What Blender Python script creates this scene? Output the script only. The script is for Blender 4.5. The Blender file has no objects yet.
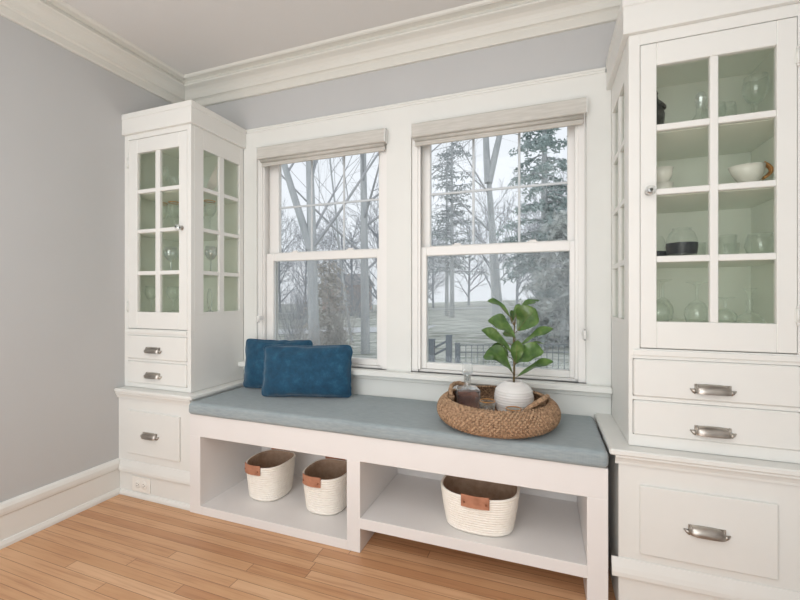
import bpy, bmesh, math, random
from mathutils import Vector, Matrix, noise
PI = math.pi
rnd = random.Random(7)
scene = bpy.context.scene
COL = scene.collection

# ------------------------------------------------------------------ colour / materials
def lin(c):
    return tuple(((v/255.0)/12.92 if v/255.0 <= .04045 else ((v/255.0+.055)/1.055)**2.4) for v in c) + (1.0,)

class NT:
    def __init__(s, name):
        s.m = bpy.data.materials.new(name); s.m.use_nodes = True
        s.t = s.m.node_tree; s.n = s.t.nodes; s.l = s.t.links
        s.n.clear(); s.out = s.n.new('ShaderNodeOutputMaterial')
    def node(s, t, **kw):
        n = s.n.new(t)
        for k, v in kw.items():
            if k.startswith('i_'):
                key = k[2:]
                n.inputs[int(key) if key.isdigit() else key.replace('_', ' ')].default_value = v
            else: setattr(n, k, v)
        return n
    def link(s, a, b): s.l.new(a, b)
    def coords(s, scale=(1,1,1), rot=(0,0,0)):
        tc = s.node('ShaderNodeTexCoord'); mp = s.node('ShaderNodeMapping')
        mp.inputs['Scale'].default_value = scale; mp.inputs['Rotation'].default_value = rot
        s.link(tc.outputs['Object'], mp.inputs['Vector']); return mp.outputs['Vector']
    def noise(s, vec, scale, detail=3, rough=.55):
        n = s.node('ShaderNodeTexNoise'); n.inputs['Scale'].default_value = scale
        n.inputs['Detail'].default_value = detail; n.inputs['Roughness'].default_value = rough
        if vec is not None: s.link(vec, n.inputs['Vector'])
        return n.outputs['Fac']
    def ramp(s, fac, stops):
        r = s.node('ShaderNodeValToRGB'); e = r.color_ramp.elements
        while len(e) < len(stops): e.new(.5)
        for el, (p, c) in zip(e, stops): el.position = p; el.color = c
        s.link(fac, r.inputs['Fac']); return r.outputs['Color']
    def math(s, op, a, b=None):
        n = s.node('ShaderNodeMath', operation=op)
        for i, v in enumerate((a, b)):
            if v is None: continue
            if isinstance(v, (int, float)): n.inputs[i].default_value = v
            else: s.link(v, n.inputs[i])
        return n.outputs[0]
    def mix(s, fac, a, b, mode='MIX'):
        n = s.node('ShaderNodeMix', data_type='RGBA', blend_type=mode)
        for idx, v in ((0, fac), (6, a), (7, b)):
            if isinstance(v, (int, float, tuple)): n.inputs[idx].default_value = v
            else: s.link(v, n.inputs[idx])
        return n.outputs[2]
    def principled(s, color, rough=.5, metal=0, bump=None, bstr=.1, bdist=.002, **kw):
        p = s.node('ShaderNodeBsdfPrincipled')
        if isinstance(color, tuple): p.inputs['Base Color'].default_value = color
        else: s.link(color, p.inputs['Base Color'])
        if isinstance(rough, (int, float)): p.inputs['Roughness'].default_value = rough
        else: s.link(rough, p.inputs['Roughness'])
        p.inputs['Metallic'].default_value = metal
        for k, v in kw.items(): p.inputs[k.replace('_', ' ')].default_value = v
        if bump is not None:
            b = s.node('ShaderNodeBump'); b.inputs['Strength'].default_value = bstr; b.inputs['Distance'].default_value = bdist
            s.link(bump, b.inputs['Height']); s.link(b.outputs['Normal'], p.inputs['Normal'])
        s.link(p.outputs[0], s.out.inputs['Surface']); return p

def paint(name, c, rough=.4, var=.02, scale=6, bstr=.05):
    t = NT(name); v = t.coords(); n = t.noise(v, scale, 4)
    a = lin(c); lo = tuple(x*(1-var) for x in a[:3])+(1,); hi = tuple(min(1, x*(1+var)) for x in a[:3])+(1,)
    t.principled(t.ramp(n, [(.3, lo), (.7, hi)]), rough, bump=t.noise(v, 90, 3), bstr=bstr, bdist=.001); return t.m
def two_tone(name, c1, c2, scale, rough=.6, detail=4, bstr=.2, bscale=None, stretch=(1,1,1), metal=0, **kw):
    t = NT(name); v = t.coords(stretch); n = t.noise(v, scale, detail)
    t.principled(t.ramp(n, [(.32, lin(c1)), (.68, lin(c2))]), rough, metal, bump=t.noise(v, bscale or scale*2, 3), bstr=bstr, **kw); return t.m
def thin_glass(name, tint, refl=.55, edge=.25, rough=.02, base=.02):
    t = NT(name); tr = t.node('ShaderNodeBsdfTransparent'); tr.inputs[0].default_value = lin(tint)
    gl = t.node('ShaderNodeBsdfGlossy'); gl.inputs['Roughness'].default_value = rough
    lw = t.node('ShaderNodeLayerWeight'); lw.inputs['Blend'].default_value = edge
    nz = t.noise(t.coords(), 3, 2)
    f = t.math('ADD', t.math('MULTIPLY', lw.outputs['Fresnel'], refl), t.math('MULTIPLY', nz, base))
    mx = t.node('ShaderNodeMixShader'); t.link(f, mx.inputs[0]); t.link(tr.outputs[0], mx.inputs[1]); t.link(gl.outputs[0], mx.inputs[2])
    t.link(mx.outputs[0], t.out.inputs['Surface']); return t.m
def ware_glass(name, tint=(253,254,253), edgecol=(246,250,248), facing=.85, body=.06):
    t = NT(name); tr = t.node('ShaderNodeBsdfTransparent'); tr.inputs[0].default_value = lin(tint)
    gl = t.node('ShaderNodeBsdfGlossy'); gl.inputs['Roughness'].default_value = .06; gl.inputs['Color'].default_value = lin(edgecol)
    df = t.node('ShaderNodeBsdfDiffuse'); df.inputs['Color'].default_value = lin(edgecol)
    ad = t.node('ShaderNodeMixShader'); ad.inputs[0].default_value = .3; t.link(gl.outputs[0], ad.inputs[1]); t.link(df.outputs[0], ad.inputs[2])
    lw = t.node('ShaderNodeLayerWeight'); lw.inputs['Blend'].default_value = .35
    p = t.math('POWER', lw.outputs['Facing'], 1.8)
    f = t.math('ADD', t.math('MULTIPLY', p, facing), t.math('MULTIPLY', t.noise(t.coords(), 14, 2), body*2))
    mx = t.node('ShaderNodeMixShader'); t.link(f, mx.inputs[0]); t.link(tr.outputs[0], mx.inputs[1]); t.link(ad.outputs[0], mx.inputs[2])
    t.link(mx.outputs[0], t.out.inputs['Surface']); return t.m

M = {}
M['white'] = paint('white_paint', (226,226,222), .38, .012)
M['bench'] = paint('bench_paint', (229,226,224), .4, .012)
M['trimwhite'] = paint('trim_paint', (224,225,221), .38, .012)
M['sashwhite'] = paint('sash_vinyl', (232,231,228), .3, .008)
M['wall'] = paint('grey_wall_paint', (189,190,190), .7, .012, 3, .1)
M['ceiling'] = paint('ceiling_paint', (217,216,214), .8, .01, 3, .08)
M['crown'] = paint('crown_paint', (216,215,208), .45, .012)
M['sage'] = paint('sage_cabinet_lining', (232,236,226), .6, .03, 5)
M['plate'] = paint('outlet_plastic', (236,234,228), .3, .005)
M['dark'] = paint('dark_slot', (70,66,62), .6)
M['pewter'] = two_tone('brushed_pewter', (150,144,138), (196,190,182), 60, .33, 3, .08, metal=1, stretch=(.2,1,1))
M['pane'] = thin_glass('window_glass', (250,252,253), .5, .2, base=.012)
M['cabpane'] = thin_glass('cabinet_glass', (250,251,249), .3, .1, base=.03)
M['ware'] = ware_glass('clear_glassware')
M['thick'] = ware_glass('thick_clear_glass', (240,243,243), (252,253,253), .95, .20)
M['crystal'] = ware_glass('crystal', (246,248,248), (252,253,253), .9, .24)
M['porcelain'] = paint('porcelain', (238,234,226), .2, .01)
M['gold'] = two_tone('gilt', (190,130,70), (226,168,104), 30, .3, 2, .05, metal=.6)
M['tin'] = two_tone('dark_pewter', (62,66,62), (112,114,108), 20, .35, 3, .1, metal=.7)
M['inkband'] = paint('charcoal_glaze', (44,48,54), .4, .05)
M['vase'] = paint('white_glazed_vase', (236,233,230), .28, .012)
M['soil'] = two_tone('soil', (92,70,48), (150,122,92), 60, .9)
M['stem'] = two_tone('stem_bark', (84,70,44), (122,104,64), 40, .7)
M['leather'] = two_tone('tan_leather', (160,106,80), (190,134,106), 30, .55, 4, .2)
M['leatherdark'] = M['leather']
M['brass'] = two_tone('dull_rivet', (120,72,48), (150,96,66), 40, .5, metal=.4)
M['blind'] = two_tone('woven_blind_fabric', (190,188,181), (202,200,194), 40, .8, 2, .3, 160, (.3,1,3))
M['hem'] = two_tone('beige_hem_bar', (186,183,175), (197,194,187), 20, .6)
M['grid'] = paint('cool_white_grid', (200,206,210), .4)
M['chain'] = paint('white_bead_chain', (226,226,224), .4)
M['clip'] = paint('grey_clip', (168,168,166), .4)

def floor_mat():
    t = NT('oak_strip_floor'); tc = t.node('ShaderNodeTexCoord'); sp = t.node('ShaderNodeSeparateXYZ'); t.link(tc.outputs['Object'], sp.inputs[0])
    H = .043
    row = t.math('FLOOR', t.math('DIVIDE', sp.outputs['Y'], H))
    wn = t.node('ShaderNodeTexWhiteNoise', noise_dimensions='1D'); t.link(row, wn.inputs['W'])
    xs = t.math('ADD', sp.outputs['X'], t.math('MULTIPLY', wn.outputs['Value'], 3.7))
    wn2 = t.node('ShaderNodeTexWhiteNoise', noise_dimensions='1D'); t.link(t.math('ADD', row, 91.3), wn2.inputs['W'])
    L = t.math('ADD', t.math('MULTIPLY', wn2.outputs['Value'], .8), 1.0)
    q = t.math('DIVIDE', xs, L); brick = t.math('FLOOR', q); fx = t.math('FRACT', q)
    fy = t.math('FRACT', t.math('DIVIDE', sp.outputs['Y'], H))
    cmb = t.node('ShaderNodeCombineXYZ'); t.link(row, cmb.inputs[0]); t.link(brick, cmb.inputs[1])
    wn3 = t.node('ShaderNodeTexWhiteNoise', noise_dimensions='2D'); t.link(cmb.outputs[0], wn3.inputs['Vector'])
    base = t.ramp(wn3.outputs['Value'], [(0, lin((196,148,110))), (.2, lin((212,168,128))), (.7, lin((219,177,138))), (1, lin((230,193,156)))])
    # grain, offset for each strip
    off = t.node('ShaderNodeCombineXYZ')
    t.link(t.math('MULTIPLY', sp.outputs['X'], 1.6), off.inputs[0]); t.link(t.math('MULTIPLY', sp.outputs['Y'], 46), off.inputs[1])
    t.link(t.math('MULTIPLY', wn3.outputs['Value'], 40), off.inputs[2])
    g = t.noise(off.outputs[0], 1.7, 6, .62)
    gc = t.ramp(g, [(.28, lin((180,136,108))), (.48, lin((240,230,220))), (.75, lin((255,252,248)))])
    c = t.mix(.55, base, gc, 'MULTIPLY')
    big = t.ramp(t.noise(t.coords((1,1,1)), 2.2, 3), [(.3, lin((228,214,204))), (.7, lin((255,255,255)))])
    c = t.mix(.6, c, big, 'MULTIPLY')
    ey = t.math('LESS_THAN', t.math('MINIMUM', fy, t.math('SUBTRACT', 1.0, fy)), .022)
    exd = t.math('MULTIPLY', t.math('MINIMUM', fx, t.math('SUBTRACT', 1.0, fx)), L)
    ex = t.math('LESS_THAN', exd, .0013)
    seam = t.math('MAXIMUM', ey, ex)
    c = t.mix(t.math('MULTIPLY', seam, .7), c, lin((96,58,36)))
    t.principled(c, t.math('ADD', t.math('MULTIPLY', g, .18), .3), bump=t.math('SUBTRACT', t.math('MULTIPLY', g, .2), seam), bstr=.15, bdist=.001)
    return t.m
M['floor'] = floor_mat()

def weave(name, c1, c2, sc=420):
    t = NT(name); v = t.coords()
    w1 = t.node('ShaderNodeTexWave', wave_type='BANDS', bands_direction='X'); w1.inputs['Scale'].default_value = sc/6; w1.inputs['Distortion'].default_value = .6
    w2 = t.node('ShaderNodeTexWave', wave_type='BANDS', bands_direction='Y'); w2.inputs['Scale'].default_value = sc/6; w2.inputs['Distortion'].default_value = .6
    t.link(v, w1.inputs['Vector']); t.link(v, w2.inputs['Vector'])
    h = t.math('ADD', w1.outputs['Fac'], w2.outputs['Fac'])
    n = t.noise(t.coords((30,160,160)), 1.0, 3); n2 = t.noise(v, 4, 3)
    fac = t.math('ADD', t.math('MULTIPLY', n, .6), t.math('MULTIPLY', n2, .4))
    t.principled(t.ramp(fac, [(.35, lin(c1)), (.65, lin(c2))]), .85, bump=h, bstr=.25, bdist=.001, Sheen_Weight=.15); return t.m
M['cushion'] = weave('blue_grey_linen', (140,151,155), (157,167,170))
def velvet():
    t = NT('teal_velvet'); v = t.coords(); n = t.noise(v, 22, 5, .7); n2 = t.noise(v, 130, 2)
    lw = t.node('ShaderNodeLayerWeight'); lw.inputs['Blend'].default_value = .35
    c = t.ramp(n, [(.3, lin((10,54,80))), (.55, lin((20,72,100))), (.78, lin((42,98,126)))])
    c = t.mix(t.math('MULTIPLY', lw.outputs['Facing'], .3), c, lin((56,112,138)))
    t.principled(c, .85, bump=t.math('ADD', n, t.math('MULTIPLY', n2, .4)), bstr=.35, bdist=.004, Sheen_Weight=.5, Sheen_Roughness=.4); return t.m
M['velvet'] = velvet()
M['rope'] = two_tone('cotton_rope', (241,235,225), (246,241,232), 50, .9, 3, .08, 300)
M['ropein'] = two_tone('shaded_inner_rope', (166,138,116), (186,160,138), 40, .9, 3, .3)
M['seagrass'] = two_tone('seagrass_braid', (118,90,66), (196,162,130), 110, .8, 3, .25, 300)
M['seagrassbase'] = two_tone('seagrass_base', (110,72,48), (158,116,80), 70, .85, 4, .5)
M['liquor'] = ware_glass('rosewood_liquor', (226,176,156), (186,128,110), .5, .55)
def leafmat():
    t = NT('fiddle_leaf'); v = t.coords(); n = t.noise(v, 18, 3)
    geo = t.node('ShaderNodeNewGeometry')
    top = t.ramp(n, [(.3, lin((56,86,46))), (.55, lin((92,122,66))), (.75, lin((128,152,92)))])
    c = t.mix(geo.outputs['Backfacing'], top, lin((122,146,110)))
    t.principled(c, .2, bump=t.noise(v, 60, 3), bstr=.12, Subsurface_Weight=.0, Specular_IOR_Level=.6); return t.m
M['leaf'] = leafmat()
# outdoors; haze is put into the paled bark, twig and needle colours
M['bark'] = two_tone('hazed_grey_bark', (176,180,182), (204,206,206), 6, .9, 5, .4, 14, (1,1,.2))
M['barkbrown'] = two_tone('hazed_brown_bark', (150,146,142), (176,172,168), 6, .9, 5, .4, 14, (1,1,.2))
M['twig'] = two_tone('twigs', (170,172,176), (194,195,198), 3, .9)
M['twigfar'] = two_tone('hazed_distant_twigs', (150,154,160), (174,177,182), 1, .9)
M['twigwarm'] = two_tone('hazed_warm_twigs', (176,171,166), (202,197,192), 2, .9)
M['needle'] = two_tone('hazed_blue_green_needles', (146,162,160), (186,198,196), 1.4, .9)
M['needlegrey'] = two_tone('hazed_grey_green_needles', (164,170,168), (198,202,198), 1.4, .9)
M['needlelight'] = two_tone('hazed_needles', (158,166,168), (190,196,196), 1.4, .9)
M['needlewarm'] = two_tone('hazed_brown_grey_leaves', (172,166,158), (206,202,194), 2.5, .9)
M['lawn'] = two_tone('winter_lawn', (120,126,112), (222,223,214), 2.0, .95, 9, .4, 8, (.6,1.6,1))
M['road'] = two_tone('pale_asphalt', (206,208,210), (222,224,226), 1.2, .9)
M['postmat'] = two_tone('slate_post', (92,100,110), (120,128,136), 5, .8)
M['ironmat'] = two_tone('grey_iron', (104,112,118), (126,132,138), 5, .7)
M['brick'] = two_tone('salmon_brick', (204,180,170), (214,192,182), 2, .9)
M['shingle'] = two_tone('pale_shingles', (176,172,170), (196,192,190), 2, .9)
M['screen'] = None
def screen():
    t = NT('insect_screen_mesh'); tr = t.node('ShaderNodeBsdfTransparent'); df = t.node('ShaderNodeBsdfDiffuse'); df.inputs['Color'].default_value = lin((176,180,182))
    n = t.noise(t.coords(), 3, 2)
    mx = t.node('ShaderNodeMixShader'); t.link(t.math('ADD', t.math('MULTIPLY', n, .05), .11), mx.inputs[0])
    t.link(tr.outputs[0], mx.inputs[1]); t.link(df.outputs[0], mx.inputs[2]); t.link(mx.outputs[0], t.out.inputs['Surface']); return t.m
M['screen'] = screen()

# ------------------------------------------------------------------ mesh builder
class MB:
    def __init__(s): s.v = []; s.f = []; s.sm = []; s.mi = []
    def face(s, idx, smooth=False, mi=0): s.f.append(tuple(idx)); s.sm.append(smooth); s.mi.append(mi)
    def box(s, x0, x1, y0, y1, z0, z1, b=.0015, mi=0, R=None):
        if x0 > x1: x0, x1 = x1, x0
        if y0 > y1: y0, y1 = y1, y0
        if z0 > z1: z0, z1 = z1, z0
        c = ((x0+x1)/2, (y0+y1)/2, (z0+z1)/2); h = ((x1-x0)/2, (y1-y0)/2, (z1-z0)/2)
        b = min(b, min(h)*.45); n0 = len(s.v); ix = {}
        for sx in (-1, 1):
            for sy in (-1, 1):
                for sz in (-1, 1):
                    for a in range(3):
                        p = [sx*(h[0]-b), sy*(h[1]-b), sz*(h[2]-b)]
                        p[a] = (sx, sy, sz)[a]*h[a]
                        P = Vector((c[0]+p[0], c[1]+p[1], c[2]+p[2]))
                        if R is not None: P = R @ P
                        ix[(sx, sy, sz, a)] = len(s.v); s.v.append(P)
        for a in range(3):
            o = [k for k in range(3) if k != a]
            for sg in (-1, 1):
                q = []
                for (p1, p2) in ((-1,-1), (1,-1), (1,1), (-1,1)):
                    k = [0,0,0]; k[a] = sg; k[o[0]] = p1; k[o[1]] = p2; q.append(ix[tuple(k)+(a,)])
                s.face(q, False, mi)
        for a in range(3):           # edges running along axis a
            o = [k for k in range(3) if k != a]
            for s1 in (-1, 1):
                for s2 in (-1, 1):
                    def K(sa, ax):
                        k = [0,0,0]; k[a] = sa; k[o[0]] = s1; k[o[1]] = s2; return ix[tuple(k)+(ax,)]
                    s.face([K(-1,o[0]), K(1,o[0]), K(1,o[1]), K(-1,o[1])], False, mi)
        for sx in (-1,1):
            for sy in (-1,1):
                for sz in (-1,1): s.face([ix[(sx,sy,sz,a)] for a in range(3)], False, mi)
        return s
    def prism(s, poly, axis, a, b, mi=0, smooth=False):
        """poly of 2-D points in the plane across axis ('x': (y,z), 'y': (x,z), 'z': (x,y))"""
        n0 = len(s.v); n = len(poly)
        for t in (a, b):
            for p, q in poly:
                s.v.append(Vector({'x': (t,p,q), 'y': (p,t,q), 'z': (p,q,t)}[axis]))
        for i in range(n):
            j = (i+1) % n; s.face([n0+i, n0+j, n0+n+j, n0+n+i], smooth, mi)
        s.face([n0+i for i in range(n)][::-1], False, mi); s.face([n0+n+i for i in range(n)], False, mi)
        return s
    def tube(s, pts, rad, seg=8, mi=0, cap=True, smooth=True, closed=False):
        pts = [Vector(p) for p in pts]; n = len(pts)
        if isinstance(rad, (int, float)): rad = [rad]*n
        n0 = len(s.v); up = None
        for i, p in enumerate(pts):
            d = (pts[(i+1) % n] - pts[i-1]) if closed else (pts[min(i+1, n-1)] - pts[max(i-1, 0)])
            if d.length < 1e-9: d = Vector((0,0,1))
            d.normalize()
            if up is None: up = Vector((0,0,1)) if abs(d.z) < .9 else Vector((1,0,0))
            u = up - d*up.dot(d)
            if u.length < 1e-6: u = d.orthogonal()
            u.normalize(); w = d.cross(u); up = u
            for k in range(seg):
                a = 2*PI*k/seg; s.v.append(p + (u*math.cos(a) + w*math.sin(a))*rad[i])
        for i in range(n if closed else n-1):
            i2 = (i+1) % n
            for k in range(seg):
                k2 = (k+1) % seg
                s.face([n0+i*seg+k, n0+i*seg+k2, n0+i2*seg+k2, n0+i2*seg+k], smooth, mi)
        if cap and not closed:
            s.face([n0+k for k in range(seg)][::-1], False, mi); s.face([n0+(n-1)*seg+k for k in range(seg)], False, mi)
        return s
    def lathe(s, prof, c=(0,0), seg=32, mi=0, smooth=True, mis=None):
        """prof: list of (r, z); round the vertical axis through c"""
        n0 = len(s.v); rows = []
        for r, z in prof:
            if r < 1e-6: rows.append([len(s.v)]); s.v.append(Vector((c[0], c[1], z))); continue
            rows.append([])
            for k in range(seg):
                a = 2*PI*k/seg; rows[-1].append(len(s.v)); s.v.append(Vector((c[0]+r*math.cos(a), c[1]+r*math.sin(a), z)))
        for i in range(len(rows)-1):
            A, B = rows[i], rows[i+1]; m = mis[i] if mis else mi
            if len(A) == 1 and len(B) == 1: continue
            for k in range(seg):
                k2 = (k+1) % seg
                if len(A) == 1: s.face([A[0], B[k], B[k2]], smooth, m)
                elif len(B) == 1: s.face([A[k], A[k2], B[0]], smooth, m)
                else: s.face([A[k], A[k2], B[k2], B[k]], smooth, m)
        return s
    def sheet(s, fn, nu, nv, mi=0, smooth=True, wrap=False):
        n0 = len(s.v)
        for i in range(nu+1):
            for j in range(nv+(0 if wrap else 1)): s.v.append(Vector(fn(i/nu, j/nv)))
        w = nv if wrap else nv+1
        for i in range(nu):
            for j in range(nv):
                j2 = (j+1) % w if wrap else j+1
                s.face([n0+i*w+j, n0+i*w+j2, n0+(i+1)*w+j2, n0+(i+1)*w+j], smooth, mi)
        return s
    def rbox(s, lo, hi, r, n, fn=None, mi=0):
        """rounded box surface on a grid; fn(point) -> point"""
        key = {}; lo = Vector(lo); hi = Vector(hi)
        def V(p):
            q = Vector([min(max(p[i], lo[i]+r), hi[i]-r) for i in range(3)]); d = Vector(p)-q
            if d.length > 1e-9: d = d.normalized()*r
            P = q + d
            if fn: P = fn(P)
            k = tuple(round(x, 6) for x in p)
            if k not in key: key[k] = len(s.v); s.v.append(P)
            return key[k]
        ts = []
        for i in range(3):
            L = hi[i]-lo[i]; inner = [lo[i]+r+(L-2*r)*t/n[i] for t in range(n[i]+1)]
            e = [lo[i]+r*(1-math.cos(PI/2*t/3)) if False else lo[i]+r*t/3 for t in range(3)]
            ts.append(e + inner + [hi[i]-r*(2-t)/3 for t in range(3)])
        for a in range(3):
            o = [k for k in range(3) if k != a]
            for side in (lo[a], hi[a]):
                A, B = ts[o[0]], ts[o[1]]
                for i in range(len(A)-1):
                    for j in range(len(B)-1):
                        q = []
                        for (x, y) in ((A[i],B[j]), (A[i+1],B[j]), (A[i+1],B[j+1]), (A[i],B[j+1])):
                            p = [0,0,0]; p[a] = side; p[o[0]] = x; p[o[1]] = y; q.append(V(p))
                        s.face(q, True, mi)
        return s

def children(o): return [c for c in bpy.data.objects if c.parent is o]
def wloc(o):
    p = Vector((0,0,0))
    while o is not None: p += o.location; o = o.parent
    return p
def obj(name, mb, mats, parent=None, recalc=True):
    if not isinstance(mats, (list, tuple)): mats = [mats]
    me = bpy.data.meshes.new(name); off = wloc(parent) if parent else Vector((0,0,0))
    me.from_pydata([tuple(v-off) for v in mb.v], [], mb.f)
    for m in mats: me.materials.append(m)
    me.polygons.foreach_set('use_smooth', mb.sm); me.polygons.foreach_set('material_index', mb.mi)
    if recalc:
        bm = bmesh.new(); bm.from_mesh(me); bmesh.ops.recalc_face_normals(bm, faces=bm.faces); bm.to_mesh(me); bm.free()
    me.update()
    o = bpy.data.objects.new(name, me); COL.objects.link(o)
    if parent: o.parent = parent
    return o
def tag(o, label, cat, group=None):
    o['label'] = label; o['category'] = cat
    if group: o['group'] = group
    return o
def thing(name, label, cat, loc=(0,0,0), group=None):
    o = bpy.data.objects.new(name, None); COL.objects.link(o); o.location = loc; o.empty_display_size = .05
    return tag(o, label, cat, group)
def struct(name, mb, mats):
    o = obj(name, mb, mats); o['kind'] = 'structure'; return o
def dup(o, loc=None, label=None, parent=None):
    c = o.copy(); COL.objects.link(c); c.parent = parent
    if loc is not None: c.location = loc
    if label: c['label'] = label
    for ch in children(o): dup(ch, parent=c)
    return c

# ------------------------------------------------------------------ room shell
RX, RY, CZ = 2.79, -4.4, 2.28          # right wall, rear wall, ceiling
BY = .018                               # back wall face; trim face is at 0
struct('floor', MB().box(-.12, RX+.12, RY-.12, BY, -.1, 0, 0), M['floor'])
struct('ceiling', MB().box(-.12, RX+.12, RY-.12, .16, CZ, CZ+.1, 0), M['ceiling'])
struct('wall_left', MB().box(-.12, 0, RY-.12, .16, 0, CZ, 0), M['wall'])
struct('wall_right', MB().box(RX, RX+.12, RY-.12, .16, 0, CZ, 0), M['wall'])
struct('wall_rear', MB().box(0, RX, RY-.12, RY, 0, CZ, 0), M['wall'])
W = [(.545, 1.33), (1.457, 2.227)]; WZ = (.645, 1.84)
wb = MB()
def holed(mb, x0, x1, y0, y1, z0, z1):
    mb.box(x0, x1, y0, y1, z0, WZ[0], 0); mb.box(x0, x1, y0, y1, WZ[1], z1, 0)
    xs = [x0, W[0][0], W[0][1], W[1][0], W[1][1], x1]
    for i in (0, 2, 4): mb.box(xs[i], xs[i+1], y0, y1, WZ[0], WZ[1], 0)
holed(wb, 0, RX, BY, .16, 0, CZ)
struct('wall_back', wb, M['wall'])
tp = MB(); holed(tp, .4563, 2.3197, 0, BY-.001, .47, 1.93)
tp.box(.4775, 2.299, -.004, BY-.001, 1.93, 1.946, .002); tp.box(.4775, 2.299, -.008, BY-.001, 1.939, 1.95, .002)
struct('trim_1', tp, M['trimwhite'])                       # panelled surround of both windows
st = MB(); st.box(.4563, 2.3197, -.05, .03, .617, .645, .006); st.box(.4563, 2.3197, -.012, 0, .596, .617, .003)
struct('trim_2', st, M['trimwhite'])                       # stool under the windows
CP = [(0,2.143),(.013,2.143),(.016,2.148),(.016,2.178),(.022,2.184),(.030,2.187),(.033,2.197),(.036,2.206),(.044,2.218),(.056,2.229),(.07,2.235),(.074,2.236),(.082,2.239),(.085,2.244),(.080,2.252),(.076,2.264),(.096,2.266),(.106,2.266),(.113,2.270),(.118,2.2795),(0,2.2795)]
struct('trim_3', MB().prism([(BY-d, z) for d, z in CP], 'x', 0.0, RX), M['crown'])
struct('trim_4', MB().prism([(d, z) for d, z in CP], 'y', RY, BY), M['crown'])
struct('trim_5', MB().prism([(RX-d, z) for d, z in CP], 'y', RY, BY), M['crown'])
BP = [(0,0),(.024,0),(.024,.012),(.018,.026),(.012,.028),(.012,.124),(.018,.130),(.020,.142),(.020,.158),(.014,.172),(.006,.178),(0,.178)]
struct('baseboard_left', MB().prism([(d, z) for d, z in BP], 'y', RY, -.3922), M['white'])

# ------------------------------------------------------------------ windows
def make_window(n, x0, x1, gu, gl, mun, lock):
    t = bpy.data.objects.new('window_%d' % n, None); COL.objects.link(t); t.location = ((x0+x1)/2, .06, .645); t['kind'] = 'structure'
    z0, z1 = WZ; e = .0006
    f = MB()
    for xa, xb in ((x0+e, x0+.03), (x1-.03, x1-e)):
        f.box(xa, xb, .012, .155, z0+e, z1-e, .001)
    f.box(x0+.03, x1-.03, .012, .155, z1-.03, z1-e, .001); f.box(x0+.03, x1-.03, .03, .155, z0+e, z0+.012, .001)
    for xa, xb in ((x0+.03, x0+.042), (x1-.042, x1-.03)):
        f.box(xa, xb, .016, .034, z0+.012, z1-.03, .001)
    obj('window_frame', f, M['sashwhite'], t)
    a, b = x0+.0315, x1-.0315
    # lower sash (inside track)
    s = MB(); Y0, Y1 = .036, .066; zt = 1.25; zb = z0+.013
    s.box(a, gl[0], Y0, Y1, zb, zt, .003); s.box(gl[1], b, Y0, Y1, zb, zt, .003)
    s.box(gl[0], gl[1], Y0, Y1, zb, .689, .003); s.box(gl[0], gl[1], Y0, Y1, 1.206, zt, .003)
    low = obj('lower_sash', s, M['sashwhite'], t)
    obj('pane', MB().box(gl[0], gl[1], .050, .053, .689, 1.206, 0), M['pane'], low)
    k = MB(); xm = (a+b)/2
    for xo in (-.17, .17):
        k.box(xm+xo-.022, xm+xo+.022, Y0+.002, Y1, zt, zt+.006, .002); k.box(xm+xo-.012, xm+xo+.016, Y0+.004, Y0+.02, zt+.006, zt+.012, .002)
    obj('sash_lock', k, M['sashwhite'], low)
    # upper sash (outer track)
    s = MB(); Y0, Y1 = .068, .098; zb = 1.212; zt = z1-.031
    s.box(a, gu[0], Y0, Y1, zb, zt, .003); s.box(gu[1], b, Y0, Y1, zb, zt, .003)
    s.box(gu[0], gu[1], Y0, Y1, 1.765, zt, .003); s.box(gu[0], gu[1], Y0, Y1, zb, 1.257, .003)
    up = obj('upper_sash', s, M['sashwhite'], t)
    obj('pane', MB().box(gu[0], gu[1], .088, .091, 1.257, 1.765, 0), M['pane'], up)
    g = MB()
    for x in mun: g.box(x-.0055, x+.0055, .078, .086, 1.257, 1.765, .002)
    g.box(gu[0], gu[1], .077, .0865, 1.507, 1.518, .002)
    obj('glazing_grid', g, M['grid'], up)
    sc = MB()
    sc.box(a, b, .13, .1305, .66, 1.23, 0)
    fr = MB()
    for xa, xb in ((a, a+.014), (b-.014, b)): fr.box(xa, xb, .126, .135, .66, 1.23, .001)
    fr.box(a+.014, b-.014, .126, .135, .66, .672, .001); fr.box(a+.014, b-.014, .126, .135, 1.218, 1.23, .001)
    fo = obj('screen_frame', fr, M['sashwhite'], t)
    obj('insect_screen', sc, M['screen'], fo)
    return t
make_window(1, *W[0], (.642, 1.258), (.630, 1.262), (.852, 1.052), 1)
make_window(2, *W[1], (1.534, 2.158), (1.524, 2.165), (1.744, 1.954), 1)

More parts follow.
